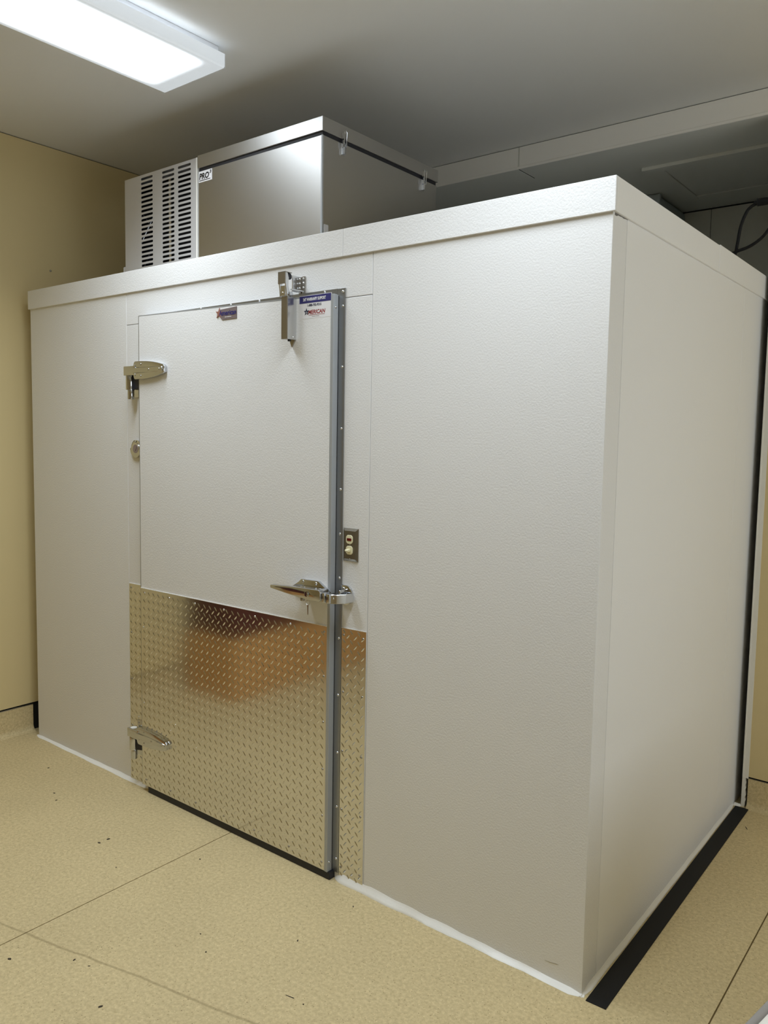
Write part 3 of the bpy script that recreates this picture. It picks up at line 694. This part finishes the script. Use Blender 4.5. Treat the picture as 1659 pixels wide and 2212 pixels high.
# ---------------------------------------------------------------- alcove: hatch, duct, cord
ha = thing('ceiling_hatch', (-.3, 2.3, 2.953), 'framed access hatch in the dark alcove ceiling behind the cooler', 'hatch')
put('edge_moulding', MB().box(-.680, .05, 1.925, 1.985, 2.936, 2.953, .002), m_alcove, ha)
put('frame', MB().box(-.655, -.598, 1.985, 2.590, 2.946, 2.953, .002).box(-.598, .05, 2.535, 2.590, 2.946, 2.953, .002)
    .box(-.598, .05, 1.985, 2.02, 2.946, 2.953, .002), m_alcove, ha)
put('hatch_panel', MB().box(-.592, .05, 2.026, 2.529, 2.9505, 2.953), m_alcove, ha)
d = thing('duct', (-.88, 2.58, 2.84), 'dark grey duct with rounded edges under the alcove ceiling beside the hatch', 'duct')
m_duct = mat('grey_duct', srgb(176, 186, 192), .5, bump=(60, .0005, .2, 2.0))
put('duct_body', MB().box(-1.05, -.742, 2.385, 2.815, 2.74, 2.949, .035, 5), m_duct, d, True)
put('collar', MB().box(-1.053, -.738, 2.362, 2.386, 2.737, 2.9495, .012, 3), m_duct, d, True)

cd = thing('power_cord', (-.06, 1.33, 2.2935), 'black power cord looped over the cooler roof edge at far right', 'cord')
def catmull(P, n=8):
    P = [Vector(p) for p in P]; out = []
    for i in range(len(P)-1):
        a, b, c, e = P[max(i-1, 0)], P[i], P[i+1], P[min(i+2, len(P)-1)]
        for k in range(n):
            t = k/n
            out.append(.5*((2*b)+(c-a)*t+(2*a-5*b+4*c-e)*t*t+(3*b-a-3*c+e)*t**3))
    return out+[P[-1]]
put('cord', MB().tube(catmull([(.036, 1.30, 2.523), (.012, 1.30, 2.512), (-.008, 1.30, 2.492), (-.027, 1.30, 2.439), (-.036, 1.30, 2.372), (-.043, 1.30, 2.332), (-.060, 1.32, 2.302), (-.115, 1.36, 2.2985),
    (-.150, 1.33, 2.2990), (-.110, 1.30, 2.312), (-.045, 1.295, 2.341), (.010, 1.295, 2.357), (.050, 1.295, 2.382), (.076, 1.295, 2.412), (.100, 1.32, 2.470), (.125, 1.45, 2.62), (.135, 1.562, 2.72)]), 0.0062, 10), m_black, cd, True)
put('connector', MB().cyl((.030, 1.30, 2.522), 'x', .0145, .070, seg=20, bev=.004).cyl((.018, 1.30, 2.520), 'x', .0085, .016, seg=14), m_black, cd, True)
put('pigtail', MB().tube(catmull([(.098, 1.30, 2.523), (.125, 1.34, 2.545), (.150, 1.46, 2.68), (.150, 1.566, 2.735)]), 0.0062, 10), m_black, cd, True)
put('wall_outlet', MB().box(.095, .185, 1.562, 1.5795, 2.67, 2.79, .003), m_ivory, cd)

# ---------------------------------------------------------------- things on the floor
rs = MB().prism([(.0175, -.013), (.077, -.011), (.0665, 1.553), (.0625, 1.560), (.0125, 1.557), (.0115, 1.550)], 'z', .0002, .0028, .0006)
tag(put('rubber_strip', rs, m_rubber, loc=(.04, .77, 0)), 'long flat black rubber strip on the floor along the cooler side', 'strip')

tb = thing('counter', (1.0, -.2, 0), 'white counter corner with rounded grey edge at bottom right of the photo', 'counter')
def tilt(b):
    R = Matrix.Rotation(math.radians(-10.5), 4, 'Z'); c = Vector((.6225, -.840, 0))
    bmesh.ops.transform(b.bm, matrix=Matrix.Translation(c) @ R @ Matrix.Translation(-c), verts=b.bm.verts); return b
TY0, TY1 = -1.02, .62
put('counter_top', tilt(MB().box(.637, 1.34, TY0, TY1, .712, .750, .006, 3)), m_laminate, tb, True)
put('edge_band', tilt(MB().box(.6225, .637, TY0-.015, TY1+.015, .716, .747, .006, 3)), m_tableedge, tb, True)
put('body', tilt(MB().box(.68, 1.32, TY0+.03, TY1-.03, .0, .712, .004)), m_house, tb)  # unseen solid body, added to shade the aisle floor and lower walls

key = MB()
key.tube([(-1.021+.0085*math.cos(a*.5236), -.085, 1.0135+.0085*math.sin(a*.5236)) for a in range(13)], .0013, 6)
key.prism([(-1.0245, 1.006), (-1.0175, 1.006), (-1.0185, .998), (-1.0190, .974), (-1.0210, .970), (-1.0225, .974), (-1.0235, .998)], 'y', -.0862, -.0840)
tag(put('key', key, m_zinc, loc=(-1.021, -.085, 1.0)), 'small silver key hanging below the chrome door latch', 'key')

crumbs = [(-1.817, -.412, 16, 7, 20), (-1.815, -.373, 15, 9, 70), (-1.406, -.967, 14, 9, 30), (-1.254, -.845, 10, 5, 100), (-1.017, -.905, 16, 7, 65),
          (-1.424, -.236, 8, 5, 10), (-1.612, -.470, 7, 4, 30), (-1.063, -.521, 6, 4, 10), (-.979, -.567, 7, 4, 50), (-.802, -.346, 11, 4, 120),
          (-.786, -.095, 9, 4, 130), (-.590, -.538, 5, 4, 0), (-.640, -.540, 36, 3, 12), (.103, 1.375, 36, 3, 120), (-1.195, -.832, 9, 3, 40),
          (-2.35, -.30, 12, 6, 20), (-2.28, -.33, 11, 5, 70), (-2.62, -.18, 9, 6, 50)]
crumb_label = {0: 'left of two dark crumbs lying close together on the left floor', 1: 'right of two dark crumbs lying close together on the left floor',
    2: 'dark crumb at the far left below the crossing of the floor lines', 4: 'large dark crumb on the floor at the bottom left', 9: 'short dark crumb on the floor before the right cooler panel',
    10: 'dark crumb on the floor near the right door jamb', 15: 'left of two dark crumbs on the floor in front of the left panel', 16: 'right of two dark crumbs on the floor in front of the left panel',
    17: 'dark crumb on the floor near the left wall corner', 12: 'thin dark sliver on the floor near the bottom edge of the photo', 13: 'thin dark sliver on the floor beside the black rubber strip'}
for i, (x, y, L, w, a) in enumerate(crumbs):
    b = MB(); n = 7
    ring = []
    for k in range(n):
        t = 2*math.pi*k/n; ring.append((L*.0005*math.cos(t)*random.uniform(.75, 1.1), w*.0005*math.sin(t)*random.uniform(.75, 1.1)))
    ca, sa = math.cos(math.radians(a)), math.sin(math.radians(a))
    b.prism([(x+u*ca-v*sa, y+u*sa+v*ca) for u, v in ring], 'z', .0002, .0016 if w > 3 else .001)
    tag(put('debris_fleck', b, m_debris, loc=(x, y, 0)), crumb_label.get(i, 'tiny dark crumb lying on the tan speckled floor'),
        'debris', 'dark crumbs scattered on the floor')

# by the left wall behind the camera's view; mirrored in the diamond plate
bx = thing('cardboard_box', (-2.88, -1.75, 0), 'brown cardboard box by the left wall, mirrored orange in the diamond plate', 'box')
put('carton', MB().box(-3.10, -2.66, -2.45, -1.06, 0.0, .375, .003), m_carton, bx)
put('flap', MB().box(-3.10, -2.885, -2.45, -1.06, .3755, .379), m_carton, bx)
put('flap', MB().box(-2.875, -2.66, -2.45, -1.06, .3755, .379), m_carton, bx)
cr_ = thing('storage_crate', (-2.88, -1.70, .38), 'dark red crate on the cardboard box, mirrored at the diamond plate top', 'crate')
put('crate_body', MB().box(-3.09, -2.68, -2.30, -1.08, .3795, .80, .01, 2), m_crate, cr_)
put('rim', MB().box(-3.10, -2.67, -2.31, -1.07, .80, .83, .004), m_black, cr_)
